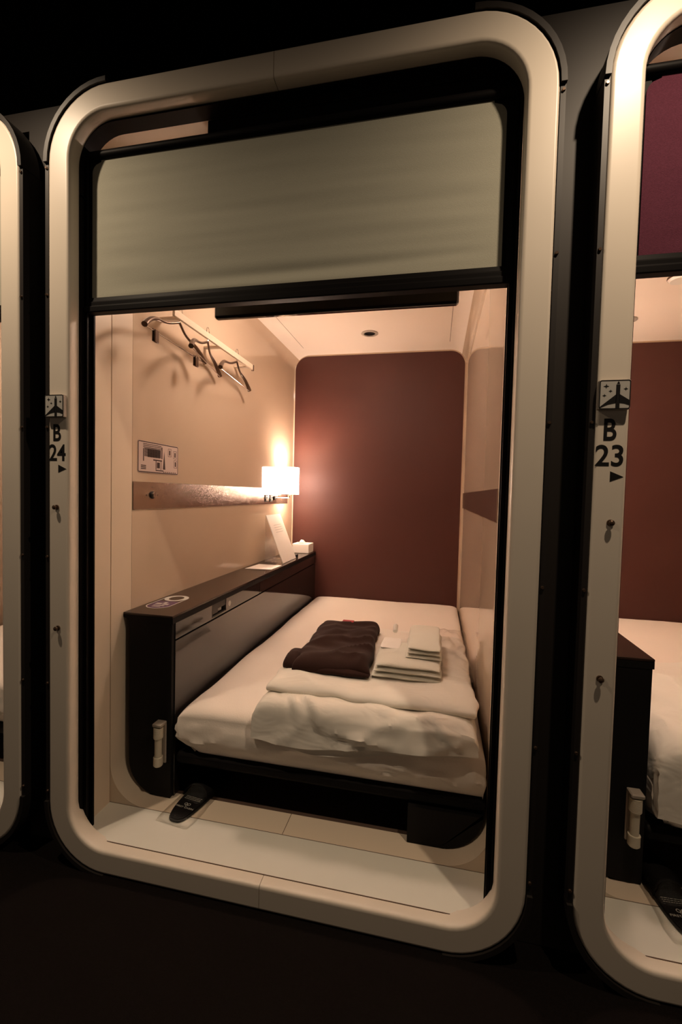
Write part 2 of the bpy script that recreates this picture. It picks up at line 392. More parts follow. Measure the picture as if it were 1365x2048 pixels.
def build_shell(ox, k):
    # vestibule
    def wall(name, side, mats='portal'):
        x = ox + (XL if side < 0 else XR); d = side * .012
        m = MB(); m.box(min(x, x + d), max(x, x + d), .0505, YV, ZF, 2.19); return m
    # tube cross-section
    tube = outline(ox + XL, ox + XR, ZF, ZC, (.115, .115, .13, .13), 12)
    L = len(tube)
    il = 8; # split indices: 1..13 top-left arc, 14..26 bottom-left arc, 27 bottom, 28..40 bottom right arc, 41..53 top right arc
    segs = {'ceiling': tube[47:] + tube[:8], 'wall_left': tube[7:21], 'floor': tube[20:35], 'wall_right': tube[34:48]}
    th = -.012
    for nm, path in segs.items():
        m = MB(); y1 = YB
        if nm == 'floor': 
            # the moulded lip of the inner portal, then a dark floor under the bed
            sweep(m, path, [(0, YV), (0, .278), (th, .278), (th, YV)], mi=2)
            sweep(m, path, [(-.006, .278), (-.006, YB), (th - .006, YB), (th - .006, .278)], mi=3)
            xm = ox + W / 2; m.box(xm - .0008, xm + .0008, YV, .278, ZF - .001, ZF + .0004, 1)
            m.box(ox + XL, ox + XR, .036, YV - .0006, ZF - .03, ZF, 4)
            m.box(ox + .10, ox + W - .10, .0345, .0368, ZF - .003, ZF + .0004, 1)
            m.box(ox + XL, ox + XR, YV - .0018, YV, ZF - .003, ZF + .0004, 1)
        elif nm == 'ceiling':
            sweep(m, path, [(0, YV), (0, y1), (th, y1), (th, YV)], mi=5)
            for x in (.1735, 1.1715): m.box(ox + x - .0011, ox + x + .0011, .30, 1.93, ZC - .0006, ZC + .001, 1)
            m.box(ox + XL, ox + XR, .0835, YV, 2.184, 2.205, 5)
        else:
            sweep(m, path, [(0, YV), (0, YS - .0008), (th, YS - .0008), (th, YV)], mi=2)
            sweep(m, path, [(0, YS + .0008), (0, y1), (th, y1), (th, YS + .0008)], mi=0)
            sweep(m, path, [(-.002, YS - .002), (-.002, YS + .002), (th, YS + .002), (th, YS - .002)], mi=1)
            s = -1 if nm == 'wall_left' else 1; x = ox + (XL if s < 0 else XR)
            m.box(min(x, x + s * .012), max(x, x + s * .012), .0505, YV - .004, ZF, 2.20, 2)
            m.box(min(x + s * .004, x + s * .012), max(x + s * .004, x + s * .012), YV - .004, YV, ZF, 2.20, 2)
        struct(m.obj(nm, ['shell', 'seam', 'portal', 'void', 'floorp', 'ceil'], None, True))
    # plate that closes the corners between vestibule and inner portal
    o1 = outline(ox + XL - .012, ox + XR + .012, ZF - .012, 2.20, (.0005,) * 4, 12); i1 = tube; m = MB()
    n = len(i1); vs = [(p[0], YV - .0007, p[1]) for p, _ in i1] + [(p[0], YV - .0007, p[1]) for p, _ in o1] + [(p[0], YV + .01, p[1]) for p, _ in i1] + [(p[0], YV + .01, p[1]) for p, _ in o1]
    fs = [(i, (i + 1) % n, n + (i + 1) % n, n + i) for i in range(n)] + [(2 * n + i, 2 * n + (i + 1) % n, 3 * n + (i + 1) % n, 3 * n + i) for i in range(n)]
    struct(m.add(vs, fs).obj('trim_1', 'portal', None, False))
    # back wall with the maroon field
    q = [p for p, _ in outline(ox + .068, ox + 1.2815, .06, 2.142, (.100, .100, .1, .1), 12)]
    m = MB(); m.box(ox + XL - .02, ox + XR + .02, YB, YB + .02, .03, 2.19, 1)
    m.prism(q, lambda a, b: (a, YB - .003, b), lambda a, b: (a, YB + .001, b), 0)
    struct(m.obj('wall_back', ['brown', 'shell'], None))
def band(ox, side, label):
    x = ox + (XL if side < 0 else XR); s = -side
    t = MB().box(min(x, x + s * .003), max(x, x + s * .003), YS + .002, 1.975, 1.0625, 1.1635, bev=.0008).obj('wall_band', 'metal')
    m = t
    tag(t, label, 'wall band')
    return t
def build_bed(ox, where):
    t = thing('bed_base', f'black bed base with a drawer box at the right {where}', 'bed base', (ox + .77, .25, ZF), 'bed bases in the cabins')
    m = MB(); m.box(ox + .2545, ox + XR - .004, .258, 2.08, .188, .232, bev=.012); m.obj('tray', 'black', t, True, bevel=.002)
    q = [p for p, _ in outline(ox + 1.058, ox + XR - .012, ZF + .001, .186, (.002, .002, .002, .125), 10)]
    MB().prism(q, lambda a, b: (a, .247, b), lambda a, b: (a, .60, b)).obj('drawer_box', 'blackmat', t)
    MB().box(ox + .26, ox + 1.05, .62, .635, ZF - .003, .187).obj('kickboard', 'void', t)
    return t
def build_mattress(ox, label, seed):
    mb = MB(); nx, ny = 70, 90; x0, x1, y0, y1, z0, z1 = ox + .268, ox + XR - .010, .262, 2.082, .2325, .387; vs = []; fs = []
    # ring profile: top surface with soft edges, side walls narrowing to the tray
    sec = []
    def P3(u, v, d):      # d 0 top ring -> 1 bottom
        pass
    nu, nv = nx, ny
    idx = {}
    fm = lambda t: .5 - .5 * math.cos(math.pi * t)
    for j in range(nv + 1):
        for i in range(nu + 1):
            u, v = fm(i / nu), fm(j / nv); x = x0 + (x1 - x0) * u; y = y0 + (y1 - y0) * v
            e = (1 - (abs(2 * u - 1)) ** 24) * (1 - (abs(2 * v - 1)) ** 40)
            z = z1 - .035 * (1 - math.sqrt(max(0, e))) + .004 * nz(x, y, seed, 3) + .0015 * nz(x * 2, y, seed, 9)
            x += .007 * nz(x, y, seed + 4, 5) * (abs(2 * u - 1) ** 8) * (1 if u < .5 else .3)
            idx[i, j] = len(vs); vs.append((x, y, z))
    for j in range(nv):
        for i in range(nu): fs.append((idx[i, j], idx[i + 1, j], idx[i + 1, j + 1], idx[i, j + 1]))
    rim = [(i, 0) for i in range(nu)] + [(nu, j) for j in range(nv)] + [(i, nv) for i in range(nu, 0, -1)] + [(0, j) for j in range(nv, 0, -1)]
    K = 10; prev = [idx[r] for r in rim]; cx, cy = (x0 + x1) / 2, (y0 + y1) / 2
    for k in range(1, K + 1):
        cur = []; t = k / K
        for (i, j) in rim:
            X, Y, Z = vs[idx[i, j]]
            z = Z + (z0 - Z) * t
            ox_ = (1 if i == nu else -1 if i == 0 else 0); oy_ = (1 if j == nv else -1 if j == 0 else 0)
            b = .009 * math.sin(math.pi * min(1, t * 1.1)) - .012 * t ** 3
            if oy_ < 0: b += (.014 * (1 - abs(nz(X * 1.5 + t * .10, t * .35, seed, 5))) ** 3 + .006 * nz(X * 2, t, seed, 6)) * math.sin(math.pi * t)
            if ox_ < 0: b += .010 * nz(Y * 2, t * 2, seed + 2, 4) - .004
            if ox_ > 0: b *= .3
            cr = .022 * t if (i == 0 and j == 0) else 0
            # the front left corner runs in towards the tray
            dcl = math.exp(-((X - x0) / .05) ** 2) * math.exp(-((Y - y0) / .05) ** 2)
            cur.append(len(vs)); vs.append((X + ox_ * b + dcl * .045 * t ** 1.5, Y + oy_ * b + dcl * .012 * t, z))
        n = len(rim)
        for a in range(n): fs.append((prev[a], prev[(a + 1) % n], cur[(a + 1) % n], cur[a]))
        prev = cur
    fs.append(tuple(prev))
    mb.add(vs, fs); o = mb.obj('mattress', 'sheet', None, True)
    tag(o, label, 'mattress', 'mattresses in the cabins'); return o
def build_console(ox, label, full):
    t = thing('side_console', label, 'side console', (ox + .17, .25, ZF), 'black consoles beside the beds')
    x0, x1 = ox + XL + .001, ox + .253
    # end panel follows the rounded portal corner
    q = [p for p, _ in outline(ox + .0865, x1 - .004, ZF + .004, .68, (.001, .001, .112, .001), 12)]
    MB().prism(q, lambda a, b: (a, .247, b), lambda a, b: (a, .262, b)).obj('end_panel', 'blackmat', t)
    m = MB(); m.prism([(x0, .7005), (x1, .7005), (x1, .6803), (ox + .086, .6803), (x0, .692)], lambda a, b: (a, .2455, b), lambda a, b: (a, 2.088, b))
    m.obj('carcass_top', 'blackmat', t)
    MB().box(x0, x1 + .0005, .2445, 2.088, .7006, .7080, bev=.0012).obj('console_top', 'top', t)
    d = MB(); X0 = ox + .235
    d.box(X0, x1, .2625, 2.085, ZF, .6180); d.obj('lower_panel', 'gloss', t, bevel=.0015)
    # drawer fronts above the groove
    d = MB(); hy0, hy1, hz0, hz1 = .517, .640, .630, .682
    d.box(X0, x1, .2625, 1.0075, .6235, hz0) if False else None
    d.box(X0, x1, .2625, hy0, .6235, .680); d.box(X0, x1, hy1, 1.0075, .6235, .680)
    d.box(X0, x1, hy0, hy1, .6235, hz0); d.box(X0, x1 - .010, hy0, hy1, hz0, .680)
    dr = d.obj('drawer', 'gloss', t)
    hd = MB(); hd.box(x1 - .010, x1 + .0006, hy0, hy0 + .004, hz0, .680); hd.box(x1 - .010, x1 + .0006, hy1 - .004, hy1, hz0, .680)
    hd.box(x1 - .010, x1 + .0006, hy0 + .004, hy1 - .004, hz0, hz0 + .003)
    hd.box(x1 - .010, x1 - .001, hy0 + .004, hy1 - .004, .655, .680); hd.box(x1 - .010, x1 - .001, hy0 + .004, hy0 + .05, .640, .656)
    hd.obj('recessed_pull', 'trim', dr)
    if full:
        MB().cyl((x1 - .001, .672, .652), (x1 + .0008, .672, .652), .012, n=20).obj('round_sticker', 'inkwhite', dr)
        d = MB(); d.box(X0, x1, 1.0115, 2.085, .6235, .680); d.obj('drawer', 'gloss', t)
    # oval sticker on the top: pill outline with a ring, lettering below
    cx, y0, y1 = ox + .122, .318, .520; z = .7084
    st = MB(); hw = .047
    q = outline(cx - hw, cx + hw, y0, y1, (.046,) * 4, 10); vs = []
    def rng(path, d0, d1, mi=0):
        n = len(path)
        v = [(p[0] - a[0] * d0, p[1] - a[1] * d0, z) for p, a in path] + [(p[0] - a[0] * d1, p[1] - a[1] * d1, z) for p, a in path]
        v += [(a, b, z - .0006) for a, b, _ in v]
        f = [(i, (i + 1) % n, n + (i + 1) % n, n + i) for i in range(n)] + [(i, (i + 1) % n, 2 * n + (i + 1) % n, 2 * n + i) for i in range(n)] + [(n + i, n + (i + 1) % n, 3 * n + (i + 1) % n, 3 * n + i) for i in range(n)]
        st.add(v, f, mi)
    rng(q, 0, .0035)
    cq = [((cx + .028 * math.cos(2 * math.pi * k / 40) , y1 - .045 + .032 * math.sin(2 * math.pi * k / 40)), (math.cos(2 * math.pi * k / 40), math.sin(2 * math.pi * k / 40))) for k in range(40)]
    oq = [((cx + .0435 * math.cos(2 * math.pi * k / 40), y1 - .047 + .0445 * math.sin(2 * math.pi * k / 40)), (math.cos(2 * math.pi * k / 40), math.sin(2 * math.pi * k / 40))) for k in range(40)]
    n = 40; v = [(p[0], p[1], z) for p, _ in cq] + [(p[0], p[1], z) for p, _ in oq] + [(p[0], p[1], z - .0005) for p, _ in cq] + [(p[0], p[1], z - .0005) for p, _ in oq]
    st.add(v, [(i, (i + 1) % n, n + (i + 1) % n, n + i) for i in range(n)] + [(i, (i + 1) % n, 2 * n + (i + 1) % n, 2 * n + i) for i in range(n)], 0)
    pp = [p for p, _ in outline(cx - hw + .006, cx + hw - .006, y0 + .006, y1 - .096, (.002, .002, .038, .038), 8)]
    st.prism(pp, lambda a, b: (a, b, z - .0001), lambda a, b: (a, b, z - .0006), 1)
    for a0, a1, b0, b1 in ((-.028, -.004, .375, .392), (.003, .026, .372, .388), (-.022, .022, .354, .363), (-.018, .016, .340, .346), (-.005, .008, .392, .410)):
        st.box(cx + a0, cx + a1, b0, b1, z, z + .0003, 0)
    st.obj('key_sticker', ['inkwhite', 'violet'], t)
    return t
def build_torch(ox, label):
    x, y = ox + .2165, .247
    t = thing('emergency_torch', label, 'flashlight', (x, y, .2), 'emergency torches on the console ends')
    m = MB(); m.box(x - .017, x + .017, y - .007, y - .0003, .198, .345, bev=.002); m.obj('wall_holder', 'ivoryd', t)
    m = MB(); m.box(x - .017, x + .017, y - .036, y - .002, .334, .346, bev=.003); m.obj('holder_cap', 'ivoryd', t)
    c = (x - .001, y - .0225, 0)
    m = MB().lathe([(.0001, .226), (.0115, .226), (.0115, .294), (.0001, .294)], c, 28); m.obj('torch_body', 'ivory', t, True)
    pr = [(.0001, .287), (.009, .287), (.0145, .293)]
    for k in range(9): pr += [(.0158, .296 + k * .0038), (.0150, .298 + k * .0038)]
    pr += [(.016, .331), (.0001, .331)]
    MB().lathe(pr, c, 28).obj('torch_head', 'ivory', t, True)
    pr = [(.0001, .196), (.012, .196), (.0155, .200)]
    for k in range(5): pr += [(.0155, .203 + k * .0045), (.0150, .205 + k * .0045)]
    pr += [(.0160, .2265), (.0150, .229), (.0001, .229)]
    MB().lathe(pr, c, 28).obj('tail_cap', 'ivory', t, True)
def foot_outline(w, l, n=40):
    pts = []
    for k in range(n):
        a = 2 * math.pi * k / n; s = math.sin(a); c = math.cos(a)
        yy = .5 + .5 * s
        ww = w / 2 * (abs(c) ** .62) * (.86 + .14 * yy - .05 * math.sin(math.pi * min(1, yy * 1.4)))
        pts.append((math.copysign(ww, c), l * yy))
    return pts
def build_slipper(x, y, rz, label, w=.104, l=.268):
    t = thing('slipper', label, 'slippers', (x, y, ZF), 'packed slippers on the cabin sills', rz)
    q = foot_outline(w, l)
    q = [p for i, p in enumerate(q)]
    def put(mb, name, m, smooth=True, bevel=0): o = mb.obj(name, m, t, smooth, bevel=bevel); o.matrix_parent_inverse = Matrix(); return o
    put(MB().prism(q, lambda a, b: (a, b, .0008), lambda a, b: (a, b, .008)), 'sole', 'rubber', False, .002)
    q2 = [(a * .96, .004 + b * .97) for a, b in q]
    put(MB().prism(q2, lambda a, b: (a, b, .008), lambda a, b: (a, b, .013)), 'insole', 'slipper', False, .002)
    # upper: domed band over the toe half
    m = MB(); vs = []; fs = []; na, nb = 18, 16
    for j in range(nb + 1):
        b = .40 + .585 * j / nb
        ww = w / 2 * math.sqrt(max(0.0, 1 - ((b - .5) / .5) ** 2) ** .62) if b > .5 else w / 2 * .93
        ww = max(ww, .012)
        for i in range(na + 1):
            a = -1 + 2 * i / na; hh = .034 * math.sqrt(max(0, 1 - a * a)) * (1 - .55 * max(0, (b - .5) / .5) ** 2)
            vs.append((a * ww * .99, l * (b + .07 * (1 - a * a) * (1 - j / nb)), .012 + hh))
    for j in range(nb):
        for i in range(na): fs.append((j * (na + 1) + i, j * (na + 1) + i + 1, (j + 1) * (na + 1) + i + 1, (j + 1) * (na + 1) + i))
    o = put(m.add(vs, fs), 'upper', 'slipper'); so = o.modifiers.new('thick', 'SOLIDIFY'); so.thickness = .003
    # printed lettering on the heel end
    m = MB()
    vs, fs = text_mesh('FIRST CABIN', -.033, .033, .052, .0585, .0001, .004); m.add([(a, b, .0134 + c) for a, b, c in vs], fs)
    for dx, dz, r in ((-.006, .071, .0055), (.006, .071, .0055), (0, .064, .004)):
        for k in range(12):
            a0, a1 = 2 * math.pi * k / 12, 2 * math.pi * (k + 1) / 12
            m.add([(dx + r * math.cos(a0), dz + r * math.sin(a0), .0136), (dx + r * math.cos(a1), dz + r * math.sin(a1), .0136), (dx + .7 * r * math.cos(a1), dz + .7 * r * math.sin(a1), .0136), (dx + .7 * r * math.cos(a0), dz + .7 * r * math.sin(a0), .0136)], [(0, 1, 2, 3)])
    for b in (.094, .100, .106):
        xx = -.030
        random.seed(int(b * 1000))
        while xx < .028:
            ln = random.uniform(.003, .008); m.box(xx, xx + ln, b, b + .0012, .0132, .0135); xx += ln + .0018
    put(m, 'printed_lettering', 'inkwhite', False)
    # clear sleeve
    m = MB(); na, nb = 16, 30; vs = []; fs = []
    for j in range(nb + 1):
        b = -.045 + 1.0 * j / nb * 1.06
        for i in range(na + 1):
            a = -1 + 2 * i / na
            ww = w / 2 + .010 + .006 * nz(a * 0 + 3, b, x, 5)
            k = (1 - abs(a) ** 6) * min(1, max(0, (b + .045) / .05)); up = .0155 + (.036 if b > .45 else .036 * max(0, (b - .3) / .15)) * (1 - a * a)
            vs.append((a * ww, l * b, .001 + up * k + .0012 * nz(a * 2, b * 6, x, 3) * k))
    for j in range(nb):
        for i in range(na): fs.append((j * (na + 1) + i, j * (na + 1) + i + 1, (j + 1) * (na + 1) + i + 1, (j + 1) * (na + 1) + i))
    put(m.add(vs, fs), 'plastic_sleeve', 'film')
    return t
def ceiling_bits(ox, where, detector):
    x, y = ox + .674, 1.709
    v = thing('ceiling_vent', f'small round chrome-rimmed air vent in the ceiling {where}', 'vent', (x, y, ZC), 'round vents in the cabin ceilings')
    MB().lathe([(.052, 0), (.054, -.004), (.048, -.007), (.036, -.006), (.034, 0)], (x, y, ZC), 36).obj('rim', 'ivoryd', v, True)
    m = MB().lathe([(.034, -.001), (.033, -.004), (.024, -.004), (.022, .0)], (x, y, ZC), 36); m.lathe([(.0001, -.001), (.034, -.001)], (x, y, ZC), 30)
    m.obj('louvre', 'blackmat', v, True)
    if detector:
        x, y = ox + .700, 1.20
        d = thing('smoke_detector', f'white round smoke detector in the ceiling {where}', 'smoke detector', (x, y, ZC))
        MB().lathe([(.050, 0), (.050, -.012), (.040, -.024), (.0001, -.026)], (x, y, ZC), 30).obj('detector_body', 'white', d, True)
        MB().lathe([(.0505, -.004), (.052, -.009), (.0490, -.0145)], (x, y, ZC), 30).obj('slot_ring', 'darkwire', d, True)
    ceiling_lamp(ox, where)
def ceiling_lamp(ox, where):
    x0, x1, y0, y1 = ox + .48, ox + .68, .72, .88
    l = thing('ceiling_lamp', f'lit rectangular ceiling lamp {where}', 'ceiling lamp', ((x0 + x1) / 2, (y0 + y1) / 2, ZC), 'ceiling lamps in the cabins')
    MB().box(x0 - .004, x1 + .004, y0 - .004, y1 + .004, 2.142, 2.158, bev=.002).obj('lamp_frame', 'chrome', l)
    MB().box(x0, x1, y0, y1, 2.116, 2.1421).obj('lit_lens', 'lens', l)

FR = [(-P, None, 'at the left edge, next to the frame numbered B 24'), (0, '24', 'numbered B 24 around the middle cabin'), (P, '23', 'numbered B 23 at the right')]
for k, (ox, num, wh) in enumerate(FR):
    build_frame(ox, num, wh)
    build_shell(ox, k)
build_sign(0, 'above the letters B 24'); build_sign(P, 'above the letters B 23')
build_peg(.030, 1.077, 'upper dark peg below the B 24 lettering'); build_peg(.034, .721, 'lower dark peg on the B 24 post')
build_peg(P + .040, 1.086, 'upper dark peg below the B 23 lettering'); build_peg(P + .034, .731, 'lower dark peg on the B 23 post')
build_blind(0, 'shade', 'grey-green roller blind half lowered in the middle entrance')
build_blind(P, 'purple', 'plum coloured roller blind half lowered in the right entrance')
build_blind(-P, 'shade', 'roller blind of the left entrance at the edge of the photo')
for ox, wh in ((-P, 'in the left cabin'), (0, 'in the middle cabin'), (P, 'in the right cabin')):
    build_bed(ox, wh)
build_mattress(0, 'mattress in a white sheet in the middle cabin under the folded duvet', 1)
build_mattress(P, 'mattress in a white sheet in the right cabin beside the black console', 5)
build_mattress(-P, 'mattress in a white sheet glimpsed in the left cabin', 9)
build_console(0, 'long glossy black console between the left wall and the bed in the middle cabin', True)
build_console(P, 'black console with its end facing out in the right cabin', False)
build_torch(0, 'ivory flashlight clipped to the console end in the middle cabin')
build_torch(P, 'ivory flashlight clipped to the console end in the right cabin')
band(0, -1, 'bronze band on the left wall carrying the dial and the two switches')
band(0, 1, 'bronze band on the right wall of the middle cabin')
ceiling_bits(0, 'of the middle cabin', False); ceiling_bits(P, 'of the right cabin', True)
ceiling_lamp(-P, 'of the left cabin')
build_slipper(.322, .150, math.radians(-7), 'black slipper in a clear sleeve on the sill of the middle cabin')
build_slipper(P + .312, .098, math.radians(3), 'black slipper in a clear sleeve on the sill of the right cabin', .102, .27)

# ---------------------------------------------------------------- middle cabin, bedding
def duvet(x0, x1, yb, name_label, seed, ztop=.452, hem=lambda u: .343, group='folded duvets on the beds', yf=.240, mats='duvet', amp=1, creases=()):
    mb = MB(); nx = 90; vs = []; fs = []
    def layer(prof, thick_off, sd, am):
        n = len(prof); base = len(vs)
        for i in range(nx + 1):
            u = i / nx; e = 1 - abs(2 * u - 1) ** 14
            for k, (y, z, ny_, nz_) in enumerate(prof):
                x = x0 + (x1 - x0) * u
                x += .008 * nz(3, y * 3 + z * 5, sd, 6) * (1 if u < .5 else -1) * abs(2 * u - 1) ** 4
                zz = z
                if k >= n // 2: pass
                fold = (1 - abs(nz(x * 3 + y * 2.4, (y + z) * 5 - x * 2.2, sd, 1.3))) ** 4 * .011 + .006 * nz(x, y + z, sd + 3, 9)
                ss = (yf + .045 - y) if z > ztop - .046 else .045 + (ztop - .045 - z)
                for (xa, sa, xb, sb, wd, dp) in creases:
                    ex, es = xb - xa, sb - sa; L2 = ex * ex + es * es; tt = max(0, min(1, ((x - xa) * ex + (ss - sa) * es) / L2))
                    t0 = ((x - xa) * ex + (ss - sa) * es) / L2; LL = math.sqrt(L2); dd = ((x - xa) * es - (ss - sa) * ex) / LL / wd
                    fold += dp * (math.exp(-(dd - .7) ** 2) - .6 * math.exp(-((dd + .5) / .6) ** 2)) * math.exp(-((t0 - tt) * LL / .025) ** 2) * min(1, .3 + 3 * tt, .3 + 3 * (1 - tt))
                d = am * fold * (1 if k < n - 14 else .15)
                z2 = zz
                if zz < ztop - .02 and y < yf + .05: z2 = zz + (hem(u) - .343) * (ztop - zz) / (ztop - .343)
                z2 = .388 + (z2 - .388) * (.30 + .70 * math.sqrt(max(0, e))) if z2 > .388 else z2
                vs.append((x, y + ny_ * d, z2 + nz_ * d))
        for i in range(nx):
            for k in range(n):
                a = base + i * n + k; b = base + i * n + (k + 1) % n; c = b + n; d = a + n; fs.append((a, b, c, d))
        fs.append(tuple(base + k for k in range(n))); fs.append(tuple(base + nx * n + k for k in range(n)))
    def prof(zt, yfront, zhem, th):
        pts = [(yb, .393, 0, 0), (yb - .002, .41, .5, .5), (yb - .02, zt - .012, .3, .8)]
        for k in range(1, 22): pts.append((yb - .02 + (yfront + .045 - yb + .02) * k / 22, zt, 0, 1))
        for k in range(0, 8):
            a = math.pi / 2 * k / 7; pts.append((yfront + .045 - .045 * math.sin(a), zt - .045 + .045 * math.cos(a), -math.sin(a), math.cos(a)))
        for k in range(1, 6): pts.append((yfront - .002 * k, zt - .045 + (zhem - zt + .045) * k / 5, -1, 0))
        pts.append((yfront + th * .5 - .01, zhem - .003, 0, -.3))
        for k in range(5, 0, -1): pts.append((yfront + th - .01, zt - .05 + (zhem - zt + .05) * k / 5, 0, 0))
        pts.append((yfront + .045, .394, 0, 0)); 
        for k in range(1, 8): pts.append((yfront + .045 + (yb - .01 - yfront - .045) * k / 8, .393, 0, 0))
        return pts
    layer(prof(ztop, yf, .343, .031), 0, seed, amp)
    mb.add(vs, fs); o = mb.obj('folded_duvet', mats, None, True); tag(o, name_label, 'duvet', group)
    # second hem peeking out below
    t = MB(); n = 60; v2 = []; f2 = []
    for i in range(n + 1):
        u = i / n; x = x0 + .03 + (x1 - x0 - .05) * u; zb = hem(u) - .010 - .016 * math.exp(-((u - .42) / .22) ** 2) + .003 * nz(x, 0, seed, 14)
        for (y, z) in ((yf + .004, hem(u) + .03), (yf - .001, zb + .006), (yf - .004, zb), (yf + .004, zb - .003), (yf + .012, zb + .002), (yf + .012, hem(u) + .03)):
            v2.append((x, y + .002 * nz(x, z, seed, 12), z))
    for i in range(n):
        for k in range(6): a = i * 6 + k; b = i * 6 + (k + 1) % 6; f2.append((a, b, b + 6, a + 6))
    f2 += [tuple(range(6)), tuple(range(n * 6, n * 6 + 6))]
    t.add(v2, f2).obj('lower_hem', mats, o, True)
    return o
def hemf(u): return .343 - .018 * math.exp(-((u - .25) / .2) ** 2) + .034 * u ** 2
duvet(.548, 1.258, 1.06, 'folded white duvet hanging over the front of the middle bed', 2, hem=hemf, amp=1.0,
      creases=((.67, -.03, .78, .06, .016, .010), (.78, .06, 1.02, .11, .018, .010), (.60, -.06, .70, .05, .014, .007), (.64, -.12, .72, -.04, .014, .006), (1.12, .02, 1.22, .10, .012, .006), (1.02, .04, 1.14, .02, .012, .004), (.90, -.05, .98, .03, .02, .004)))
o = soft([(.572, .325), (1.252, .300), (1.245, 1.02), (.592, 1.03)], .4545, .044, 110, 90, .016, 11, 12, .018, -.35, 4.5, bul=.016).obj('pillow', 'duvet', None, True)
tag(o, 'flat white pillow lying on the folded duvet under the clothes', 'pillow')
# pajamas
t = thing('folded_pajamas', 'dark brown folded pajamas on the white pillow', 'pajamas', (.74, .65, .50))
soft([(.628, .405), (.900, .430), (.872, .955), (.616, .925)], .500, .046, 90, 90, .020, 21, 12, .016, .5, 9).obj('shirt', 'pajama', t, True)
soft([(.604, .415), (.898, .410), (.893, .520), (.594, .530)], .4985, .020, 60, 30, .004, 22, 6, .012, .3, 9).obj('lower_fold', 'pajama', t, True)
soft([(.586, .425), (.640, .410), (.640, .560), (.578, .560)], .5005, .042, 24, 30, .004, 23, 3, .008, 0, 9).obj('rolled_sleeve', 'pajama', t, True)
MB().box(.712, .764, .872, .902, .5530, .5560, bev=.001).obj('neck_label', 'red', t)
# towels
t = thing('bath_towel', 'larger folded white towel next to the brown pajamas', 'towel', (1.03, .56, .50))
def towel_fold(x0, x1, y0, y1, z0, h, n, parent, seed, mt='towel'):
    # layers of cloth joined at a rounded fold along the front
    for k in range(n):
        hh = h / n
        soft([(x0 + .004 * k, y0 + .003 * k), (x1 - .004 * k, y0 - .006 + .004 * k), (x1 - .004 * k, y1), (x0 + .004 * k, y1)], z0 + k * hh, hh * 1.02, 40, 44, .004, seed + k, 3, .008, 0, 9).obj('towel_layer', mt, parent, True)
towel_fold(.912, 1.152, .435, .690, .5005, .054, 3, t, 31)
t = thing('face_towel', 'smaller folded white towel on top of the larger towel', 'towel', (1.08, .62, .54))
towel_fold(1.025, 1.150, .500, .800, .5545, .044, 3, t, 41)
t = thing('amenity_pouch', 'small clear pouch with a white tube standing on the towel', 'amenity kit', (.95, .7, .552))
soft([(.925, .590), (.995, .580), (.992, .700), (.930, .705)], .552, .006, 24, 30, .003, 51, 5, .004, 0, 14).obj('pouch', 'paper', t, True)
m = MB().lathe([(.0001, 0), (.008, .0), (.0095, .004), (.0095, .034), (.006, .040), (.0001, .041)], (0, 0, 0), 20)
tb = m.obj('tube', 'white', t, True)
tb.matrix_parent_inverse = Matrix.Translation(-Vector(t.location)); tb.location = (.968, .700, .584); tb.rotation_euler = (math.radians(-65), 0, 0)
# film wrapper on the right of the bed
m = MB(); vs = []; fs = []; nx, ny = 24, 40
for j in range(ny + 1):
    for i in range(nx + 1):
        u, v = i / nx, j / ny; x = 1.12 + .145 * u + .01 * nz(v, 2, 1, 4); y = .46 + .60 * v
        e = (1 - abs(2 * u - 1) ** 6) * (1 - abs(2 * v - 1) ** 8)
        vs.append((x, y, .504 + .020 * e * (.6 + .8 * nz(u * 2, v * 3, 4, 2)) + .006 * nz(u * 6, v * 9, 2, 1) * e))
for j in range(ny):
    for i in range(nx): fs.append((j * (nx + 1) + i, j * (nx + 1) + i + 1, (j + 1) * (nx + 1) + i + 1, (j + 1) * (nx + 1) + i))
o = m.add(vs, fs).obj('plastic_wrapper', 'film', None, True); tag(o, 'crumpled clear plastic wrapper between the towels and the right wall', 'wrapper')
# ---------------------------------------------------------------- middle cabin, wall and console things
x = XL + .0032
t = thing('control_dial', 'small round dial near the front end of the left wall band', 'dial', (x, .397, 1.115))
MB().cyl((x, .397, 1.115), (x + .003, .397, 1.115), .0145, .0140, 28).obj('bezel', 'ink', t, True)
MB().cyl((x + .003, .397, 1.115), (x + .012, .397, 1.115), .0095, .0085, 24).obj('knob', 'chrome', t, True)
for dy, dz, r in ((-.034, 0, .0022), (.034, 0, .0022), (0, .030, .0025)): MB().cyl((x - .0005, .397 + dy, 1.115 + dz), (x + .0004, .397 + dy, 1.115 + dz), r, n=10).obj('dial_mark', 'inkbrown', t)
for y, lb in ((1.555, 'left of the pair of wall switches under the lamp'), (1.640, 'right of the pair of wall switches under the lamp')):
    t = thing('wall_switch', 'small dark rocker switch, ' + lb, 'switch', (x, y, 1.10), 'rocker switches on the wall band')
    MB().box(x - .0005, x + .003, y - .024, y + .024, 1.076, 1.122, bev=.001).obj('switch_plate', 'ink', t)
    MB().box(x + .003, x + .007, y - .014, y + .014, 1.084, 1.098, bev=.001).obj('rocker', 'ivoryd', t)
    MB().cyl((x + .003, y, 1.110), (x + .0045, y, 1.110), .006, n=14).obj('indicator', 'white', t)
